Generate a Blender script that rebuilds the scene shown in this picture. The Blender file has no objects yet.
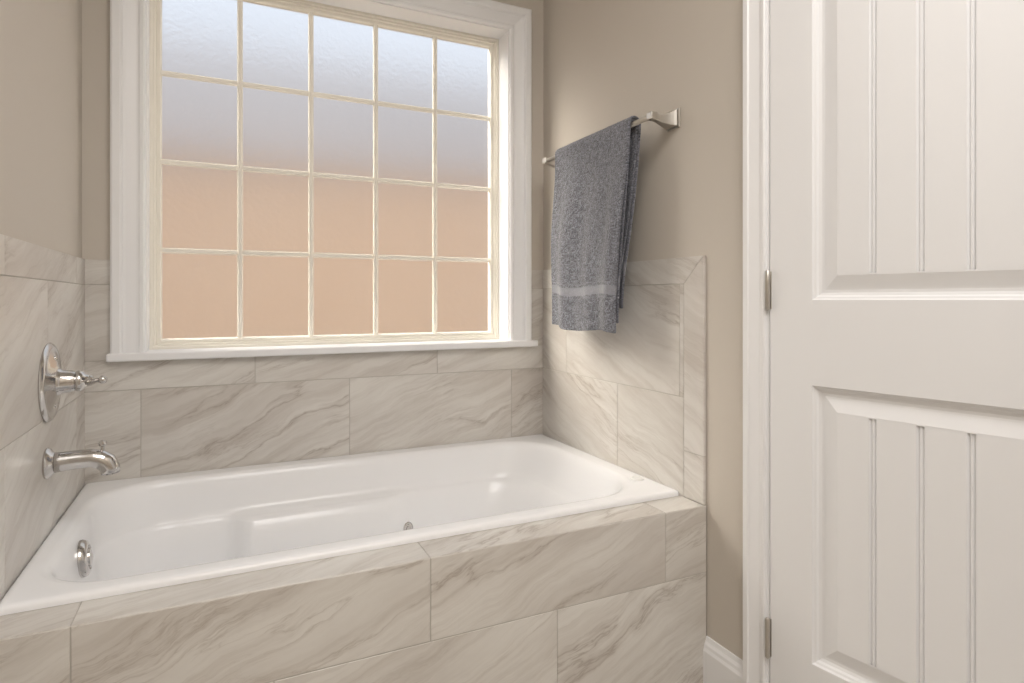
import bpy, bmesh, math, random
from mathutils import Vector, Matrix
random.seed(3)
scn = bpy.context.scene
COL = scn.collection
try:
    scn.view_settings.view_transform = 'Standard'
    scn.view_settings.look = 'None'
except Exception: pass
EXPO = 0.0
scn.view_settings.exposure = EXPO

def srgb(r, g, b):
    f = lambda c: c/12.92 if c <= 0.04045 else ((c+0.055)/1.055)**2.4
    return (f(r), f(g), f(b), 1)

# ---------------------------------------------------------------- materials
def new_mat(name, col=(0.8, 0.8, 0.8, 1), rough=0.5, metal=0.0, **kw):
    m = bpy.data.materials.new(name); m.use_nodes = True
    b = m.node_tree.nodes['Principled BSDF']
    b.inputs['Base Color'].default_value = col
    b.inputs['Roughness'].default_value = rough
    b.inputs['Metallic'].default_value = metal
    for k, v in kw.items(): b.inputs[k].default_value = v
    return m

def add_bump(m, scale, strength, dist=0.002, detail=3):
    nt = m.node_tree; b = nt.nodes['Principled BSDF']
    tc = nt.nodes.new('ShaderNodeTexCoord'); n = nt.nodes.new('ShaderNodeTexNoise')
    n.inputs['Scale'].default_value = scale; n.inputs['Detail'].default_value = detail
    bp = nt.nodes.new('ShaderNodeBump'); bp.inputs['Strength'].default_value = strength
    bp.inputs['Distance'].default_value = dist
    nt.links.new(tc.outputs['Object'], n.inputs['Vector'])
    nt.links.new(n.outputs['Fac'], bp.inputs['Height'])
    nt.links.new(bp.outputs['Normal'], b.inputs['Normal'])
    return m

M_wall = add_bump(new_mat('wall_paint_greige', srgb(.795, .765, .725), .75), 140, .12, .001)
M_ceil = add_bump(new_mat('ceiling_paint', srgb(.93, .925, .92), .8), 90, .1, .001)
M_trim = add_bump(new_mat('white_trim_paint', srgb(.94, .94, .945), .35), 25, .03, .001)
M_door = add_bump(new_mat('door_paint', srgb(.925, .925, .93), .38), 30, .04, .001)
M_tub = new_mat('acrylic_white', srgb(.96, .96, .965), .2)
M_chrome = new_mat('polished_nickel', srgb(.80, .79, .78), .13, 1.0)
M_nickel = new_mat('brushed_nickel', srgb(.78, .765, .74), .3, 1.0)
M_vinyl = new_mat('almond_vinyl', srgb(.945, .925, .88), .4)
M_grout = add_bump(new_mat('grout', srgb(.74, .72, .69), .9), 300, .2, .001)
M_plast = new_mat('white_plastic', srgb(.9, .9, .89), .3)

def marble():
    m = bpy.data.materials.new('marble_look_porcelain'); m.use_nodes = True
    nt = m.node_tree; N = nt.nodes; L = nt.links; b = N['Principled BSDF']
    uv = N.new('ShaderNodeUVMap'); uv.uv_map = 'UVMap'
    at = N.new('ShaderNodeAttribute'); at.attribute_name = 'tile_rnd'
    add = N.new('ShaderNodeVectorMath'); add.operation = 'ADD'
    L.new(uv.outputs[0], add.inputs[0]); L.new(at.outputs['Color'], add.inputs[1])
    wn = N.new('ShaderNodeTexNoise'); wn.inputs['Scale'].default_value = 3.2; wn.inputs['Detail'].default_value = 5
    L.new(add.outputs[0], wn.inputs['Vector'])
    ws = N.new('ShaderNodeVectorMath'); ws.operation = 'SCALE'; ws.inputs['Scale'].default_value = .13
    L.new(wn.outputs['Color'], ws.inputs[0])
    ad2 = N.new('ShaderNodeVectorMath'); ad2.operation = 'ADD'
    L.new(add.outputs[0], ad2.inputs[0]); L.new(ws.outputs[0], ad2.inputs[1])
    rot = N.new('ShaderNodeMapping'); rot.inputs['Rotation'].default_value = (0, 0, math.radians(-22))
    L.new(ad2.outputs[0], rot.inputs['Vector'])
    def layer(sx, sy, scale, detail, rough, off=0):
        mp = N.new('ShaderNodeMapping'); mp.inputs['Scale'].default_value = (sx, sy, 1); mp.inputs['Location'].default_value = (off, off*.7, 0)
        L.new(rot.outputs[0], mp.inputs['Vector'])
        n = N.new('ShaderNodeTexNoise'); n.inputs['Scale'].default_value = scale
        n.inputs['Detail'].default_value = detail; n.inputs['Roughness'].default_value = rough
        L.new(mp.outputs[0], n.inputs['Vector']); return n.outputs['Fac']
    def ramp(src, stops):
        r = N.new('ShaderNodeValToRGB'); e = r.color_ramp.elements
        e[0].position, e[0].color = stops[0]; e[1].position, e[1].color = stops[-1]
        for p, c in stops[1:-1]:
            x = e.new(p); x.color = c
        L.new(src, r.inputs[0]); return r.outputs[0]
    def mix(kind, fac, a, bcol):
        x = N.new('ShaderNodeMix'); x.data_type = 'RGBA'; x.blend_type = kind
        if isinstance(fac, float): x.inputs[0].default_value = fac
        else: L.new(fac, x.inputs[0])
        for s, i in ((a, 6), (bcol, 7)):
            if isinstance(s, tuple): x.inputs[i].default_value = s
            else: L.new(s, x.inputs[i])
        return x.outputs[2]
    g = lambda v: (v, v, v, 1)
    W = g(1); K = g(0)
    def veins(src, pk, mid, wide):
        sb = N.new('ShaderNodeMath'); sb.operation = 'SUBTRACT'; L.new(src, sb.inputs[0]); sb.inputs[1].default_value = .5
        ab = N.new('ShaderNodeMath'); ab.operation = 'ABSOLUTE'; L.new(sb.outputs[0], ab.inputs[0])
        return ramp(ab.outputs[0], [(0.0, g(pk)), (wide*.18, g(mid)), (wide, K)])
    def mul(a, b_):
        vm = N.new('ShaderNodeMath'); vm.operation = 'MULTIPLY'; L.new(a, vm.inputs[0]); L.new(b_, vm.inputs[1]); return vm.outputs[0]
    cloud = ramp(layer(.9, 4.0, 1.5, 5, .6), [(.38, K), (.68, W)])
    base = mix('MIX', cloud, srgb(.865, .852, .83), srgb(.785, .762, .735))
    st = ramp(layer(1.0, 17, 1.5, 9, .72), [(.46, K), (.73, g(.58))])
    base = mix('MIX', st, base, srgb(.68, .64, .60))
    gate = ramp(layer(1, 1.5, 1.9, 2, .5), [(.40, K), (.60, W)])
    base = mix('MIX', mul(veins(layer(.5, 3.6, 1.2, 7, .6), .62, .26, .028), gate), base, srgb(.57, .515, .465))
    gate2 = ramp(layer(1, 2.0, 1.7, 2, .5, 7.3), [(.45, K), (.62, W)])
    base = mix('MIX', mul(veins(layer(.6, 5.2, 1.4, 7, .62, 3.1), .45, .2, .02), gate2), base, srgb(.61, .56, .51))
    L.new(base, b.inputs['Base Color']); b.inputs['Roughness'].default_value = .34
    return m
M_marble = marble()

# ---------------------------------------------------------------- mesh helpers
def mesh_obj(name, bm, mat, parent=None, smooth=False):
    bmesh.ops.recalc_face_normals(bm, faces=bm.faces)
    me = bpy.data.meshes.new(name); bm.to_mesh(me); bm.free()
    if mat: me.materials.append(mat)
    if smooth:
        for p in me.polygons: p.use_smooth = True
    o = bpy.data.objects.new(name, me); COL.objects.link(o)
    if parent: o.parent = parent
    return o

def empty(name, loc=(0, 0, 0)):
    e = bpy.data.objects.new(name, None); e.empty_display_size = .1; e.location = loc
    COL.objects.link(e); return e

def add_box(bm, x0, x1, y0, y1, z0, z1):
    vs = [bm.verts.new(p) for p in [(x0, y0, z0), (x1, y0, z0), (x1, y1, z0), (x0, y1, z0),
                                    (x0, y0, z1), (x1, y0, z1), (x1, y1, z1), (x0, y1, z1)]]
    for f in [(0, 1, 2, 3), (4, 5, 6, 7), (0, 1, 5, 4), (1, 2, 6, 5), (2, 3, 7, 6), (3, 0, 4, 7)]:
        bm.faces.new([vs[i] for i in f])

def box(name, x0, x1, y0, y1, z0, z1, mat, parent=None, bevel=0):
    bm = bmesh.new(); add_box(bm, x0, x1, y0, y1, z0, z1)
    o = mesh_obj(name, bm, mat, parent)
    if bevel:
        md = o.modifiers.new('b', 'BEVEL'); md.width = bevel; md.segments = 3
    return o

def boxes(name, lst, mat, parent=None, bevel=0):
    bm = bmesh.new()
    for b in lst: add_box(bm, *b)
    o = mesh_obj(name, bm, mat, parent)
    if bevel:
        md = o.modifiers.new('b', 'BEVEL'); md.width = bevel; md.segments = 2
    return o

def sweep(name, corners, offs, prof, nrm, mat, parent=None, closed=False):
    """corners: path points, offs: per-corner offset dir, prof: (w,d) list."""
    bm = bmesh.new(); rings = []
    nrm = Vector(nrm)
    for c, o in zip(corners, offs):
        rings.append([bm.verts.new(Vector(c)+Vector(o)*w+nrm*d) for w, d in prof])
    n = len(rings)
    for i in range(n if closed else n-1):
        a, b = rings[i], rings[(i+1) % n]
        for j in range(len(prof)-1):
            bm.faces.new([a[j], a[j+1], b[j+1], b[j]])
    if not closed:
        for r in (rings[0], rings[-1]):
            try: bm.faces.new(r)
            except Exception: pass
    return mesh_obj(name, bm, mat, parent)

def lathe(name, prof, mat, parent=None, axis='Z', loc=(0, 0, 0), seg=48, smooth=True):
    """prof: (r,h) revolve around axis."""
    bm = bmesh.new(); rings = []
    for r, h in prof:
        ring = []
        for k in range(seg):
            a = 2*math.pi*k/seg
            p = (r*math.cos(a), r*math.sin(a), h)
            if axis == 'X': p = (h, p[0], p[1])
            elif axis == 'Y': p = (p[0], h, p[1])
            ring.append(bm.verts.new(p))
        rings.append(ring)
    for i in range(len(rings)-1):
        for k in range(seg):
            bm.faces.new([rings[i][k], rings[i][(k+1) % seg], rings[i+1][(k+1) % seg], rings[i+1][k]])
    bm.faces.new(rings[0]); bm.faces.new(rings[-1])
    o = mesh_obj(name, bm, mat, parent, smooth=smooth)
    o.location = loc
    md = o.modifiers.new('e', 'EDGE_SPLIT'); md.split_angle = math.radians(40)
    return o

def tube(name, pts, radii, mat, parent=None, seg=24, squash=None):
    """swept circular section along pts with radii."""
    bm = bmesh.new(); rings = []
    P = [Vector(p) for p in pts]
    for i, p in enumerate(P):
        t = (P[min(i+1, len(P)-1)]-P[max(i-1, 0)]).normalized()
        up = Vector((0, 1, 0)) if abs(t.y) < .9 else Vector((0, 0, 1))
        a = t.cross(up).normalized(); b = t.cross(a).normalized()
        r = radii[i] if not isinstance(radii, float) else radii
        ring = []
        for k in range(seg):
            th = 2*math.pi*k/seg
            ring.append(bm.verts.new(p+a*r*math.cos(th)+b*r*math.sin(th)*(squash or 1)))
        rings.append(ring)
    for i in range(len(rings)-1):
        for k in range(seg):
            bm.faces.new([rings[i][k], rings[i][(k+1) % seg], rings[i+1][(k+1) % seg], rings[i+1][k]])
    bm.faces.new(rings[0]); bm.faces.new(rings[-1])
    return mesh_obj(name, bm, mat, parent, smooth=True)

# ---------------------------------------------------------------- dims
H = 1.03
XL, XR, YB = -0.364, 1.172, 2.154       # painted wall planes
T = 0.009                                # tile thickness
YF = -1.6; ZC = 2.6
Y_AP = 1.242                             # apron face
ZD = 0.483                               # deck tile top
ZT = 0.498                               # tub rim top
WX0, WX1, WZ0, WZ1 = -.205, 1.019, .872, 2.085   # window rough opening

# ---------------------------------------------------------------- room shell
box('floor', XL-.15, XR+1.2, YF-.1, YB+.12, -.08, 0, new_mat('floor_tile', srgb(.72, .69, .65), .4))
box('ceiling', XL-.15, XR+1.2, YF-.1, YB+.12, ZC, ZC+.08, M_ceil)
W_L = box('wall_left', XL-.12, XL, YF-.1, YB+.12, 0, ZC, M_wall)
box('wall_front', XL, XR+1.2, YF-.1, YF, 0, ZC, M_wall)
W_B = boxes('wall_back', [(XL, WX0, YB, YB+.12, 0, ZC), (WX1, XR+1.2, YB, YB+.12, 0, ZC),
                    (WX0, WX1, YB, YB+.12, 0, WZ0-.012), (WX0, WX1, YB, YB+.12, WZ1, ZC)], M_wall)
DY1 = 1.037; DW = .700; DY0 = DY1-DW-.006
W_R = boxes('wall_right', [(XR, XR+.12, DY1+.018, YB, 0, ZC), (XR, XR+.12, YF, DY0-.018, 0, ZC),
                     (XR, XR+.12, DY0-.018, DY1+.018, 2.06, ZC)], M_wall)
boxes('wall_closet', [(XR+1.1, XR+1.2, YF, YB, 0, ZC)], M_wall)

# door casing & jamb
jamb = boxes('trim_1', [(XR-.001, XR+.121, DY1, DY1+.018, 0, 2.06), (XR-.001, XR+.121, DY0-.018, DY0, 0, 2.06),
                 (XR-.001, XR+.121, DY0-.018, DY1+.018, 2.045, 2.063)], M_trim)
prof = [(0, 0), (0, .008), (.003, .011), (.010, .011), (.014, .008), (.018, .008), (.036, .013), (.042, .015), (.045, .019), (.058, .019), (.062, .014), (.062, 0)]
e = .006
sweep('door_casing', [(XR, DY1+e, 0), (XR, DY1+e, 2.045+e), (XR, DY0-e, 2.045+e), (XR, DY0-e, 0)],
      [(0, 1, 0), (0, 1, 1), (0, -1, 1), (0, -1, 0)], prof, (-1, 0, 0), M_trim, parent=jamb)

# baseboards
bprof = [(0, 0), (0, .014), (.10, .014), (.108, .011), (.116, .010), (.124, .006), (.135, .004), (.135, 0)]
sweep('baseboard_right', [(XR, Y_AP-.0, 0), (XR, DY1+e+.062, 0)], [(0, 0, 1)]*2, bprof, (-1, 0, 0), M_trim)
sweep('baseboard_left', [(XL, Y_AP, 0), (XL, YF, 0)], [(0, 0, 1)]*2, bprof, (1, 0, 0), M_trim)

# ---------------------------------------------------------------- door (local: x width, y into slab, z up)
door = empty('door_1', (XR-.002, DY1-.003, 0.008))
ang = math.atan2(-.983, .184)
door.rotation_euler = (0, 0, ang)
P = [(.212, .832), (1.022, 1.90)]   # panel z ranges
L0, L1 = .100, DW-.100
bm = bmesh.new()
add_box(bm, 0, L0, 0, .035, 0, 2.03); add_box(bm, L1, DW, 0, .035, 0, 2.03)
for z0, z1 in ((0, P[0][0]), (P[0][1], P[1][0]), (P[1][1], 2.03)):
    add_box(bm, L0, L1, 0, .035, z0, z1)
bmesh.ops.remove_doubles(bm, verts=bm.verts, dist=1e-5)
mesh_obj('stiles_and_rails', bm, M_door, door)
for i, (z0, z1) in enumerate(P):
    pr = [(0, 0), (.003, -.0045), (.007, -.0065), (.010, -.011), (.016, -.0135), (.022, -.0135), (.026, -.0125), (.050, -.0045), (.053, -.0035), (.056, -.0035)]
    sweep('panel_moulding_%d' % i, [(L0, 0, z0), (L0, 0, z1), (L1, 0, z1), (L1, 0, z0)],
          [(1, 0, 1), (1, 0, -1), (-1, 0, -1), (-1, 0, 1)], pr, (0, -1, 0), M_door, door, closed=True)
    a0, a1 = L0+.0555, L1-.0555
    gs = [.2250, .3120, .395, .482]
    xs = [(a0, .0035)]
    for g in gs:
        xs += [(g-.0075, .0035), (g-.0040, .0090), (g-.0014, .0056), (g+.0014, .0056), (g+.0040, .0090), (g+.0075, .0035)]
    xs += [(a1, .0035)]
    bm = bmesh.new(); lo = [bm.verts.new((x, y, z0+.0555)) for x, y in xs]; hi = [bm.verts.new((x, y, z1-.0555)) for x, y in xs]
    for k in range(len(xs)-1): bm.faces.new([lo[k], lo[k+1], hi[k+1], hi[k]])
    mesh_obj('plank_field_%d' % i, bm, M_door, door)
    box('panel_back_%d' % i, L0, L1, .018, .030, z0, z1, M_door, door)
for i, z in enumerate((.227, 1.045, 1.83)):
    hg = lathe('hinge_knuckle_%d' % i, [(.0035, -.047), (.0058, -.044), (.0058, -.0155), (.005, -.015), (.0058, -.0145), (.0058, .0145), (.005, .015), (.0058, .0155), (.0058, .044), (.0035, .047)], M_nickel, door, loc=(-.002, -.0075, z), seg=20)
    box('hinge_leaf_%d' % i, -.002, .004, -.0018, .0003, z-.044, z+.044, M_nickel, door)
lathe('handle_rose', [(.027, 0), (.027, -.006), (.012, -.012), (.010, -.045), (.013, -.05), (.013, -.06), (.004, -.062)], M_nickel, door, axis='Y', loc=(DW-.06, 0, .93))
tube('handle_lever', [(DW-.06, -.054, .93), (DW-.10, -.056, .93), (DW-.17, -.05, .928)], [.009, .008, .006], M_nickel, door)

# ---------------------------------------------------------------- window
win = empty('window_1', (0, 0, 0))
WY = YB+.088
boxes('jamb_liner', [(WX0-.001, WX0+.004, YB-.002, WY+.05, WZ0, WZ1), (WX1-.004, WX1+.001, YB-.002, WY+.05, WZ0, WZ1),
                     (WX0, WX1, YB-.002, WY+.05, WZ1-.004, WZ1+.001)], M_trim, win)
cp = [(0, 0), (0, .010), (.004, .014), (.012, .014), (.016, .011), (.022, .011), (.048, .017), (.055, .020), (.058, .027), (.062, .030), (.080, .030), (.086, .026), (.087, 0)]
sweep('casing', [(WX0, YB-.0, WZ0-.0), (WX0, YB, WZ1), (WX1, YB, WZ1), (WX1, YB, WZ0)],
      [(-1, 0, 0), (-1, 0, 1), (1, 0, 1), (1, 0, 0)], cp, (0, -1, 0), M_trim, win)
box('window_stool', -.300, 1.128, YB-.040, WY+.05, WZ0-.024, WZ0, M_trim, win, bevel=.005)
fp = [(0, -.03), (0, .0), (.010, .0), (.012, -.004), (.018, -.004), (.020, -.012), (.030, -.012), (.034, -.020), (.034, -.035)]
fx0, fx1, fz0, fz1 = WX0+.003, WX1-.003, WZ0-.002, WZ1-.003
sweep('sash_frame', [(fx0, WY, fz0), (fx0, WY, fz1), (fx1, WY, fz1), (fx1, WY, fz0)],
      [(1, 0, 1), (1, 0, -1), (-1, 0, -1), (-1, 0, 1)], fp, (0, -1, 0), M_vinyl, win, closed=True)
PY = WY+.022
gx0, gx1, gz0, gz1 = fx0+.034, fx1-.034, fz0+.034, fz1-.034
mprof_w = .0085
bm = bmesh.new()
def bar(p0, p1, vertical):
    o_ = -.0012 if vertical else 0
    pr = [(-mprof_w, .002), (-mprof_w, -.004+o_), (-.005, -.007+o_), (.005, -.007+o_), (mprof_w, -.004+o_), (mprof_w, .002)]
    r = []
    for p in (p0, p1):
        r.append([bm.verts.new((p[0]+(w if vertical else 0), PY+d, p[1]+(0 if vertical else w))) for w, d in pr])
    for j in range(5): bm.faces.new([r[0][j], r[0][j+1], r[1][j+1], r[1][j]])
    bm.faces.new([r[0][5], r[0][0], r[1][0], r[1][5]])
for k in range(1, 5):
    x = gx0+(gx1-gx0)*k/5; bar((x, gz0-.004), (x, gz1+.004), True)
for k in range(1, 4):
    z = gz0+(gz1-gz0)*k/4; bar((gx0-.004, z), (gx1+.004, z), False)
mesh_obj('muntin_grid', bm, M_vinyl, win)
mg = bpy.data.materials.new('frosted_glass'); mg.use_nodes = True
nt = mg.node_tree; b = nt.nodes['Principled BSDF']
b.inputs['Base Color'].default_value = (1, 1, 1, 1); b.inputs['Transmission Weight'].default_value = 1
b.inputs['Roughness'].default_value = .42; b.inputs['IOR'].default_value = 1.4
tc = nt.nodes.new('ShaderNodeTexCoord'); n = nt.nodes.new('ShaderNodeTexNoise'); n.inputs['Scale'].default_value = 70; n.inputs['Detail'].default_value = 5
bp = nt.nodes.new('ShaderNodeBump'); bp.inputs['Strength'].default_value = .4; bp.inputs['Distance'].default_value = .004
nt.links.new(tc.outputs['Object'], n.inputs['Vector']); nt.links.new(n.outputs['Fac'], bp.inputs['Height']); nt.links.new(bp.outputs['Normal'], b.inputs['Normal'])
bm = bmesh.new()
vs = [bm.verts.new(p) for p in [(gx0-.01, PY+.003, gz0-.01), (gx1+.01, PY+.003, gz0-.01), (gx1+.01, PY+.003, gz1+.01), (gx0-.01, PY+.003, gz1+.01)]]
bm.faces.new(vs)
pane = mesh_obj('frosted_pane', bm, mg, win)
pane.data.update()
if pane.data.polygons[0].normal.y > 0: pane.data.flip_normals()

# ---------------------------------------------------------------- tiles
def inset_poly(poly, d):
    n = len(poly); out = []
    area = sum(poly[i][0]*poly[(i+1) % n][1]-poly[(i+1) % n][0]*poly[i][1] for i in range(n))
    sgn = 1 if area > 0 else -1
    for i in range(n):
        p0 = Vector(poly[i-1]); p1 = Vector(poly[i]); p2 = Vector(poly[(i+1) % n])
        e1 = (p1-p0).normalized(); e2 = (p2-p1).normalized()
        n1 = Vector((-e1.y, e1.x))*sgn; n2 = Vector((-e2.y, e2.x))*sgn
        k = 1+n1.dot(n2)
        out.append(p1+(n1+n2)*(d/k))
    return out

def tiles(name, org, U, V, Nn, polys, parent, thick=T, swap=None):
    org, U, V, Nn = map(Vector, (org, U, V, Nn))
    bm = bmesh.new(); uvl = bm.loops.layers.uv.new('UVMap'); cl = bm.loops.layers.float_color.new('tile_rnd')
    for poly in polys:
        rnd = (random.random()*20, random.random()*20, 0, 1)
        a = inset_poly(poly, .0011); c = inset_poly(poly, .0018)
        def P3(p, d): return org+U*p[0]+V*p[1]+Nn*d
        r0 = [bm.verts.new(P3(p, .001)) for p in a]; r1 = [bm.verts.new(P3(p, thick-.0007)) for p in a]; r2 = [bm.verts.new(P3(p, thick)) for p in c]
        m = len(poly); fs = []
        for i in range(m):
            j = (i+1) % m
            fs.append((bm.faces.new([r0[i], r0[j], r1[j], r1[i]]), [a[i], a[j], a[j], a[i]]))
            fs.append((bm.faces.new([r1[i], r1[j], r2[j], r2[i]]), [a[i], a[j], c[j], c[i]]))
        fs.append((bm.faces.new(r2), list(c)))
        for f, uvs in fs:
            for lp, q in zip(f.loops, uvs):
                lp[uvl].uv = (q[0], q[1]) if not swap else (-q[0], q[1])
                lp[cl] = rnd
    bm.normal_update()
    me = bpy.data.meshes.new(name); bm.to_mesh(me); bm.free(); me.materials.append(M_marble)
    o = bpy.data.objects.new(name, me); COL.objects.link(o); o.parent = parent
    return o

def rows(u0, u1, rws):
    out = []
    for v0, v1, j, step in rws:
        k = math.floor((u0-j)/step); x = j+k*step
        while x < u1:
            a, b_ = max(x, u0), min(x+step, u1)
            if b_-a > .008: out.append([(a, v0), (b_, v0), (b_, v1), (a, v1)])
            x += step
    return out

ZB, ZM, ZE, ZTOP = .46, .76, 1.075, 1.15
GR = T-.0014
bk = rows(XL, XR, [(ZB, ZM, -.215, .62)])
bk += rows(XL, XR, [(ZM, .850, .103, .62)])
for a, b_ in ((XL, WX0-.06), (WX1+.06, XR)):
    bk += rows(a, b_, [(.850, ZE, .103, .62), (ZE, ZTOP, -.215, .62)])
tiles('tiles_back', (0, YB, 0), (1, 0, 0), (0, 0, 1), (0, -1, 0), bk, W_B)
boxes('grout_back', [(XL, XR, YB-GR, YB-.0005, ZB, .850), (XL, WX0-.061, YB-GR, YB-.0005, .85, ZTOP-.002), (WX1+.061, XR, YB-GR, YB-.0005, .85, ZTOP-.002)], M_grout, W_B)
YE = Y_AP+.003; YV = YE+.078
YI = YB-T
rt = rows(YV, YI, [(ZB, ZM, 1.6375, .62), (ZM, ZE, 1.96, .62)])
rt += [[(YV, ZE), (1.64, ZE), (1.64, ZTOP), (YE, ZTOP)], [(1.64, ZE), (YI, ZE), (YI, ZTOP), (1.64, ZTOP)]]
rt += [[(YE, ZD), (YV, ZD), (YV, .612), (YE, .612)], [(YE, .612), (YV, .612), (YV, ZE), (YE, ZTOP)]]
tiles('tiles_right', (XR, 0, 0), (0, 1, 0), (0, 0, 1), (-1, 0, 0), rt, W_R, swap=None)
box('grout_right', XR-GR, XR-.0005, YE+.002, YI, ZD, ZTOP-.002, M_grout, W_R)
lt = rows(YE, YI, [(ZB, ZM, 1.41, .62), (ZM, ZE, 1.10, .62), (ZE, ZTOP, 1.41, .62)])
tiles('tiles_left', (XL, 0, 0), (0, 1, 0), (0, 0, 1), (1, 0, 0), lt, W_L)
box('grout_left', XL+.0005, XL+GR, YE+.002, YI, ZD, ZTOP-.002, M_grout, W_L)

apr = empty('tub_apron')
ax0, ax1 = XL+.001, XR-.002
YC = Y_AP+T
box('platform_front', ax0, ax1, YC-T+.0016, 1.350, 0, ZD-.0016, M_grout, apr)
ap = rows(ax0, ax1, [(.305, ZD-.0005, -.226, .6295), (0.002, .305, .093, .62)])
tiles('tiles_apron', (0, YC, 0), (1, 0, 0), (0, 0, 1), (0, -1, 0), ap, apr)
dk = rows(XL+T, XR-T, [(Y_AP+.0005, 1.35, -.226, .6295)])
tiles('tiles_deck', (0, 0, ZD-T), (1, 0, 0), (0, 1, 0), (0, 0, 1), dk, apr)

# ---------------------------------------------------------------- bathtub
NC, NSX, NSY = 14, 60, 18
def rrect(x0, x1, y0, y1, r, z):
    pts = []
    cs = [((x0+r[0], y0+r[0]), r[0], 180), ((x1-r[1], y0+r[1]), r[1], 270), ((x1-r[2], y1-r[2]), r[2], 0), ((x0+r[3], y1-r[3]), r[3], 90)]
    arcs = []
    for (cx, cy), rr, a0 in cs:
        arcs.append([(cx+rr*math.cos(math.radians(a0+90*i/NC)), cy+rr*math.sin(math.radians(a0+90*i/NC))) for i in range(NC+1)])
    for k in range(4):
        pts += arcs[k]
        p, q = arcs[k][-1], arcs[(k+1) % 4][0]; ns = NSX if k % 2 == 0 else NSY
        for i in range(1, ns): pts.append((p[0]+(q[0]-p[0])*i/ns, p[1]+(q[1]-p[1])*i/ns))
    return [(x, y, z) for x, y in pts]

tx0, tx1, ty0, ty1 = XL+T+.002, XR-T-.002, 1.334, YB-T-.002
OX0, OX1, OY0, OY1 = -.312, 1.095, 1.386, 2.075
RO = (.13, .17, .17, .18)
def sm(x, a, b):
    t = max(0, min(1, (x-a)/(b-a))); return t*t*(3-2*t)
def ins(l, r_, f, bk_, dz, rsc=1.0, arm=0.0):
    pts = rrect(OX0+l, OX1-r_, OY0+f, OY1-bk_, tuple(max(.03, q*rsc) for q in RO), ZT+dz)
    if arm:
        out = []
        ymid = (OY0+OY1)/2
        for x, y, z in pts:
            w = sm(x, .02, .08)*(1-sm(x, .50, .60))
            if y > ymid+.12: y -= arm*w
            elif y < ymid-.12: y += arm*w
            out.append((x, y, z))
        pts = out
    return pts
loops = [
    rrect(tx0, tx1, ty0, ty1, (.012,)*4, ZD+.0005),
    rrect(tx0, tx1, ty0, ty1, (.012,)*4, ZT-.007),
    rrect(tx0+.002, tx1-.002, ty0+.002, ty1-.002, (.012,)*4, ZT-.003),
    rrect(tx0+.007, tx1-.007, ty0+.007, ty1-.007, (.012,)*4, ZT-.0005),
    rrect(tx0+.014, tx1-.014, ty0+.014, ty1-.014, (.014,)*4, ZT),
    ins(-.012, -.012, -.012, -.012, 0),
    ins(-.005, -.005, -.005, -.005, -.0008),
    ins(.002, .002, .002, .002, -.004),
    ins(.007, .008, .007, .007, -.011),
    ins(.011, .014, .011, .011, -.024),
    ins(.016, .030, .018, .018, -.060, .98),
    ins(.020, .052, .024, .024, -.100, .97),
    ins(.022, .062, .028, .028, -.118, .96, .004),
    ins(.0235, .066, .032, .031, -.122, .955, .034),
    ins(.025, .070, .036, .035, -.126, .95, .042),
    ins(.028, .080, .041, .040, -.136, .94, .046),
    ins(.033, .105, .050, .050, -.17, .92, .048),
    ins(.045, .150, .065, .065, -.23, .90, .048),
    ins(.058, .195, .080, .080, -.30, .88, .046),
    ins(.075, .225, .100, .100, -.345, .85, .038),
    ins(.100, .260, .125, .125, -.368, .80, .030),
    ins(.150, .320, .165, .165, -.378, .65, .015),
    ins(.240, .430, .240, .240, -.380, .30),
]
bm = bmesh.new(); vl = []
for lp in loops: vl.append([bm.verts.new(p) for p in lp])
n = len(vl[0])
for i in range(len(vl)-1):
    for k in range(n): bm.faces.new([vl[i][k], vl[i][(k+1) % n], vl[i+1][(k+1) % n], vl[i+1][k]])
bm.faces.new(vl[-1])
tub = mesh_obj('bathtub', bm, M_tub, smooth=True)
tub.data.update()
bpy.context.view_layer.update()
def cast(o, d):
    ok, loc, nr, idx = tub.ray_cast(Vector(o), Vector(d)); return loc, nr
def fitting(name, o, d, prof, mat):
    loc, nr = cast(o, d)
    if nr.dot(Vector(d)) > 0: nr = -nr
    f = lathe(name, prof, mat, tub, loc=loc)
    f.rotation_euler = nr.to_track_quat('Z', 'Y').to_euler(); return f
jet = [(.022, 0), (.022, .002), (.019, .004), (.015, .004), (.013, .002), (.009, .002), (.008, .004), (.003, .005)]
fitting('whirlpool_jet_1', (.570, 1.75, .262), (0, 1, 0), jet, M_chrome)
fitting('whirlpool_jet_2', (.35, 1.75, .265), (0, -1, 0), jet, M_chrome)
fitting('overflow_plate', (0, 1.735, .420), (-1, 0, 0), [(.043, 0), (.043, .004), (.040, .012), (.034, .016), (.028, .017), (.026, .012), (.022, .012), (.020, .020), (.006, .023)], M_chrome)
fitting('air_control', (1.118, 1.475, .8), (0, 0, -1), [(.021, 0), (.021, .002), (.018, .005), (.014, .0055), (.013, .004), (.004, .004)], M_plast)
fitting('drain', (-.08, 1.74, .4), (0, 0, -1), [(.036, 0), (.036, .002), (.030, .004), (.022, .001), (.020, .006), (.004, .008)], M_chrome)

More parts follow.
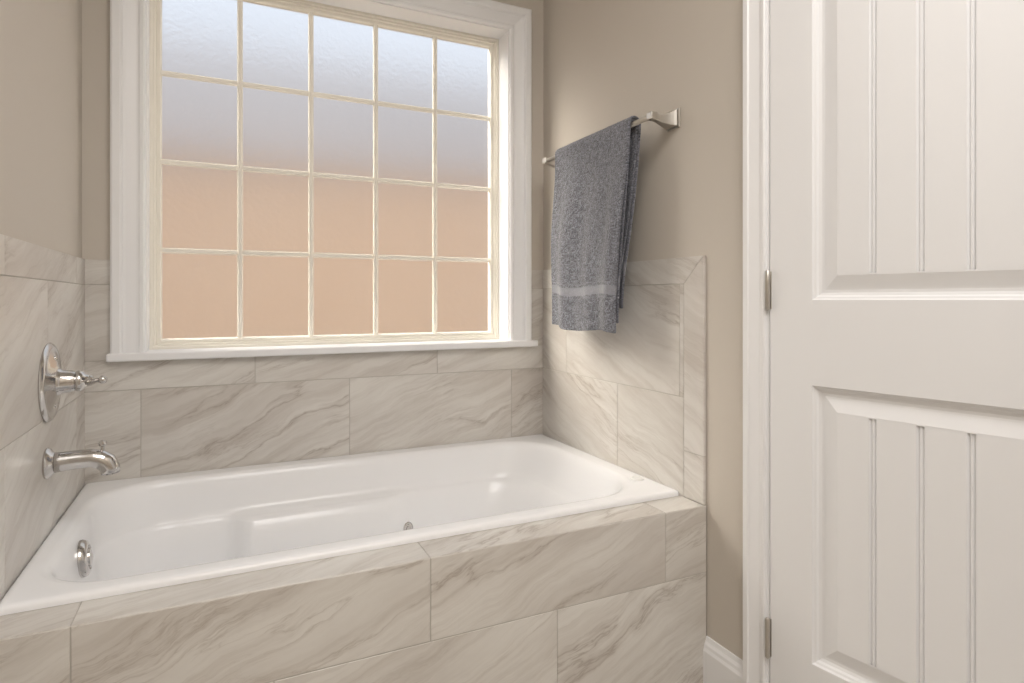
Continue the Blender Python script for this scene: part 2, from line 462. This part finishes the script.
# ---------------------------------------------------------------- valve trim
VY, VZ = 1.722, .841
wx = XL+T
valve = empty('shower_valve_trim', (wx, VY, VZ))
lathe('escutcheon', [(.090, 0), (.091, .003), (.088, .007), (.082, .010), (.078, .009), (.070, .010), (.055, .014), (.040, .018), (.032, .020), (.030, .024)], M_chrome, valve, axis='X', seg=72)
lathe('body', [(.029, .018), (.030, .024), (.027, .028), (.025, .045), (.022, .052), (.024, .056), (.0245, .062), (.021, .068), (.016, .071), (.012, .078), (.013, .082), (.010, .086)], M_chrome, valve, axis='X')
tube('lever', [(.060, 0, -.002), (.074, -.006, -.003), (.088, -.015, -.002), (.097, -.022, .001), (.103, -.028, .003), (.108, -.032, .004), (.113, -.036, .004), (.116, -.039, .004)],
     [.010, .0085, .0065, .006, .0065, .0095, .0085, .003], M_chrome, valve)
for dz in (.055, -.055):
    lathe('screw', [(.005, .012), (.005, .0155), (.003, .017)], M_chrome, valve, axis='X', loc=(0, 0, dz), seg=16)

spout = empty('tub_spout', (wx, 1.70, .660))
lathe('flange', [(.034, 0), (.035, .004), (.032, .009), (.026, .013), (.022, .018)], M_chrome, spout, axis='X')
tube('spout_body', [(.008, 0, 0), (.03, 0, .001), (.06, 0, .003), (.085, 0, .003), (.102, 0, -.001), (.116, 0, -.010), (.123, 0, -.024), (.124, 0, -.036)],
     [.0235, .022, .0210, .021, .0215, .0215, .0205, .019], M_chrome, spout, seg=32)
lathe('diverter_knob', [(.004, .015), (.004, .030), (.0075, .032), (.009, .037), (.0075, .042), (.003, .044)], M_chrome, spout, loc=(.108, 0, -.002), seg=24)

# ---------------------------------------------------------------- towel bar
BX, BZ = 1.092, 1.545
BY0, BY1 = 1.372, 1.985
tb = empty('towel_bar', (0, 0, 0))
for i, y in enumerate((BY0, BY1)):
    boxes('mount_plate_%d' % i, [(XR-.006, XR, y-.026, y+.026, BZ-.028, BZ+.028), (XR-.011, XR-.006, y-.021, y+.021, BZ-.023, BZ+.023)], M_nickel, tb, bevel=.002)
    bm = bmesh.new(); rg = []
    for t in range(9):
        s = t/8; x = XR-.010-(XR-.010-BX)*s
        hw = .016*(1-s)**2+.0085; zz = BZ-.010*math.sin(s*math.pi)*.6
        rg.append([bm.verts.new((x, y+a*hw, zz+b_*hw)) for a, b_ in ((-1, -1), (1, -1), (1, 1), (-1, 1))])
    for a in range(8):
        for k in range(4): bm.faces.new([rg[a][k], rg[a][(k+1) % 4], rg[a+1][(k+1) % 4], rg[a+1][k]])
    bm.faces.new(rg[0]); bm.faces.new(rg[-1])
    o = mesh_obj('arm_%d' % i, bm, M_nickel, tb); md = o.modifiers.new('b', 'BEVEL'); md.width = .0015; md.segments = 2
    boxes('post_block_%d' % i, [(BX-.011, BX+.011, y-.012, y+.012, BZ-.011, BZ+.011)], M_nickel, tb, bevel=.003)
tube('rail', [(BX, BY0, BZ), (BX, (BY0+BY1)/2, BZ), (BX, BY1, BZ)], .0075, M_nickel, tb)

# ---------------------------------------------------------------- towel
def towel_mat():
    m = new_mat('terry_cloth_grey', srgb(.47, .475, .495), .95)
    nt = m.node_tree; N = nt.nodes; L = nt.links; b = N['Principled BSDF']
    b.inputs['Sheen Weight'].default_value = .25; b.inputs['Sheen Roughness'].default_value = .6
    uv = N.new('ShaderNodeUVMap'); uv.uv_map = 'UVMap'
    sx = N.new('ShaderNodeSeparateXYZ'); L.new(uv.outputs[0], sx.inputs[0])
    n1 = N.new('ShaderNodeTexNoise'); n1.inputs['Scale'].default_value = 200; n1.inputs['Detail'].default_value = 3
    L.new(uv.outputs[0], n1.inputs['Vector'])
    n2 = N.new('ShaderNodeTexNoise'); n2.inputs['Scale'].default_value = 60; n2.inputs['Detail'].default_value = 4
    L.new(uv.outputs[0], n2.inputs['Vector'])
    r = N.new('ShaderNodeValToRGB'); r.color_ramp.interpolation = 'CONSTANT'
    e = r.color_ramp.elements; e[0].position = 0; e[0].color = (0, 0, 0, 1); e[1].position = .098; e[1].color = (.45, .45, .45, 1)
    for p, c in ((.102, 0), (.112, .8), (.138, 0), (.147, .45), (.151, 0)):
        x = e.new(p); x.color = (c, c, c, 1)
    L.new(sx.outputs[1], r.inputs[0])
    ra = N.new('ShaderNodeMapRange'); ra.inputs[1].default_value = .3; ra.inputs[2].default_value = .7; ra.inputs[3].default_value = .65; ra.inputs[4].default_value = 1.3
    L.new(n2.outputs[0], ra.inputs[0])
    ra1 = N.new('ShaderNodeMapRange'); ra1.inputs[1].default_value = .32; ra1.inputs[2].default_value = .68; ra1.inputs[3].default_value = .4; ra1.inputs[4].default_value = 1.6
    L.new(n1.outputs[0], ra1.inputs[0])
    mu = N.new('ShaderNodeMath'); mu.operation = 'MULTIPLY'; L.new(ra.outputs[0], mu.inputs[0]); L.new(ra1.outputs[0], mu.inputs[1])
    c1 = N.new('ShaderNodeVectorMath'); c1.operation = 'SCALE'; c1.inputs[0].default_value = srgb(.455, .462, .50)[:3]; L.new(mu.outputs[0], c1.inputs['Scale'])
    mx = N.new('ShaderNodeMix'); mx.data_type = 'RGBA'; L.new(r.outputs[0], mx.inputs[0]); L.new(c1.outputs[0], mx.inputs[6]); mx.inputs[7].default_value = srgb(.56, .565, .595)
    L.new(mx.outputs[2], b.inputs['Base Color'])
    inv = N.new('ShaderNodeMath'); inv.operation = 'SUBTRACT'; inv.inputs[0].default_value = 1; L.new(r.outputs[0], inv.inputs[1])
    hm = N.new('ShaderNodeMath'); hm.operation = 'MULTIPLY'; L.new(mu.outputs[0], hm.inputs[0]); L.new(inv.outputs[0], hm.inputs[1])
    bp = N.new('ShaderNodeBump'); bp.inputs['Strength'].default_value = .8; bp.inputs['Distance'].default_value = .004
    L.new(hm.outputs[0], bp.inputs['Height']); L.new(bp.outputs['Normal'], b.inputs['Normal'])
    return m
M_towel = towel_mat()
def towel_layer(name, parent, y0, y1, rad, Lf, Lb, amp, ph, taper, thick):
    NU, NV = 70, 150
    arc = math.pi*rad; tot = Lf+arc+Lb
    bm = bmesh.new(); uvl = bm.loops.layers.uv.new('UVMap'); g = []
    for j in range(NV+1):
        s = tot*j/NV; row = []
        for i in range(NU+1):
            u = i/NU
            if s < Lf:
                d = Lf-s; side = -1; x = BX-rad; z = BZ+.001-d
            elif s < Lf+arc:
                th = (s-Lf)/rad; d = 0; side = 0
                x = BX-rad*math.cos(th); z = BZ+.001+rad*math.sin(th)
            else:
                d = s-Lf-arc; side = 1; x = BX+rad; z = BZ+.001-d
            k = sm(d, 0, .35)
            fold = math.sin(u*2*math.pi*1.6+ph+d*1.2)*.55+math.sin(u*2*math.pi*3.1+ph*2.3-d*2)*.35+math.sin(u*40+d*9)*.06
            if side <= 0: x -= (fold*.5+.5)*amp*k
            else: x += fold*amp*.15*k-.006*k
            w = 1-taper*sm(d, 0, .6)
            yc = (y0+y1)/2+.018*sm(d, .05, .6)
            if side > 0: yc += .05*sm(d, 0, .5)
            y = yc+(u-.5)*(y1-y0)*w+.004*math.sin(d*14+u*3+ph)
            z += (.006*math.sin(u*7+ph)*k + .010*(u-.5)*k)
            row.append(bm.verts.new((x, y, z)))
        g.append(row)
    for j in range(NV):
        for i in range(NU):
            f = bm.faces.new([g[j][i], g[j][i+1], g[j+1][i+1], g[j+1][i]])
            for lp, (a, b_) in zip(f.loops, ((i, j), (i+1, j), (i+1, j+1), (i, j+1))):
                s = tot*b_/NV
                lp[uvl].uv = (a/NU*(y1-y0), s if s < Lf+arc/2 else tot-s)
    o = mesh_obj(name, bm, M_towel, parent, smooth=True)
    md = o.modifiers.new('s', 'SOLIDIFY'); md.thickness = thick; md.offset = 0
    md = o.modifiers.new('sub', 'SUBSURF'); md.levels = 1; md.render_levels = 1
    tx = bpy.data.textures.new('terry', 'CLOUDS'); tx.noise_scale = .006
    md = o.modifiers.new('d', 'DISPLACE'); md.texture = tx; md.strength = .0025; md.mid_level = .5
    return o
tw = empty('bath_towel')
towel_layer('inner_fold', tw, 1.452, 1.865, .0125, .585, .52, .020, .6, .09, .006)
towel_layer('outer_fold', tw, 1.446, 1.885, .0190, .612, .54, .040, .35, .06, .007)

# ---------------------------------------------------------------- ceiling light
cl = empty('ceiling_light', (.40, -.35, ZC))
lathe('fixture_rim', [(.20, 0), (.20, -.03), (.17, -.035), (.17, -.01)], M_nickel, cl)
ld = bpy.data.lights.new('lamp', 'AREA'); ld.shape = 'RECTANGLE'; ld.size = 1.1; ld.size_y = 1.8; ld.energy = 38; ld.color = (1, .975, .945)
lo = bpy.data.objects.new('lamp', ld); COL.objects.link(lo); lo.parent = cl; lo.location = (0, 0, -.06)

# ---------------------------------------------------------------- exterior
w = bpy.data.worlds.new('sky'); scn.world = w; w.use_nodes = True
bg = w.node_tree.nodes['Background']; bg.inputs[0].default_value = (.81, .885, 1, 1); bg.inputs[1].default_value = 1.02
brick = bpy.data.materials.new('tan_brick'); brick.use_nodes = True
nt = brick.node_tree; bt = nt.nodes.new('ShaderNodeTexBrick'); tc = nt.nodes.new('ShaderNodeTexCoord')
mp = nt.nodes.new('ShaderNodeMapping'); mp.inputs['Rotation'].default_value = (math.pi/2, 0, 0)
bt.inputs['Color1'].default_value = srgb(.91, .78, .66); bt.inputs['Color2'].default_value = srgb(.86, .70, .565); bt.inputs['Mortar'].default_value = srgb(.88, .81, .74)
bt.inputs['Scale'].default_value = 4.5
nt.links.new(tc.outputs['Object'], mp.inputs[0]); nt.links.new(mp.outputs[0], bt.inputs[0]); nt.links.new(bt.outputs[0], nt.nodes['Principled BSDF'].inputs['Base Color'])
house = box('neighbour_house', -6, 10, 5.5, 9, -.5, 2.0, brick)
M_roof = add_bump(new_mat('roof_shingle', srgb(.62, .60, .60), .9), 30, .4, .01)
bm = bmesh.new()
v = [bm.verts.new(p) for p in [(-6.3, 5.35, 2.0), (10.3, 5.35, 2.0), (10.3, 7.2, 3.2), (-6.3, 7.2, 3.2), (-6.3, 9.3, 2.0), (10.3, 9.3, 2.0)]]
for f in ((0, 1, 2, 3), (3, 2, 5, 4), (0, 3, 4), (1, 5, 2), (0, 4, 5, 1)): bm.faces.new([v[i] for i in f])
mesh_obj('roof', bm, M_roof, house)
box('ground_outside', -12, 16, YB+.14, 20, -.6, -.5, new_mat('grass', srgb(.66, .61, .51), .9))
sd = bpy.data.lights.new('sun', 'SUN'); sd.energy = 10.5; sd.angle = .02; sd.color = (1, .92, .80)
so = bpy.data.objects.new('sun', sd); COL.objects.link(so)
so.rotation_euler = Vector((.72, -.65, -.60)).to_track_quat('-Z', 'Y').to_euler()

# ---------------------------------------------------------------- camera
cd = bpy.data.cameras.new('camera'); cam = bpy.data.objects.new('camera', cd); COL.objects.link(cam)
cam.location = (0, 0, H); cam.rotation_euler = (math.pi/2, 0, -math.radians(25.6))
cd.sensor_width = 36; cd.lens = 610/1024*36; cd.shift_y = -41.5/1024; cd.clip_start = .02
scn.camera = cam
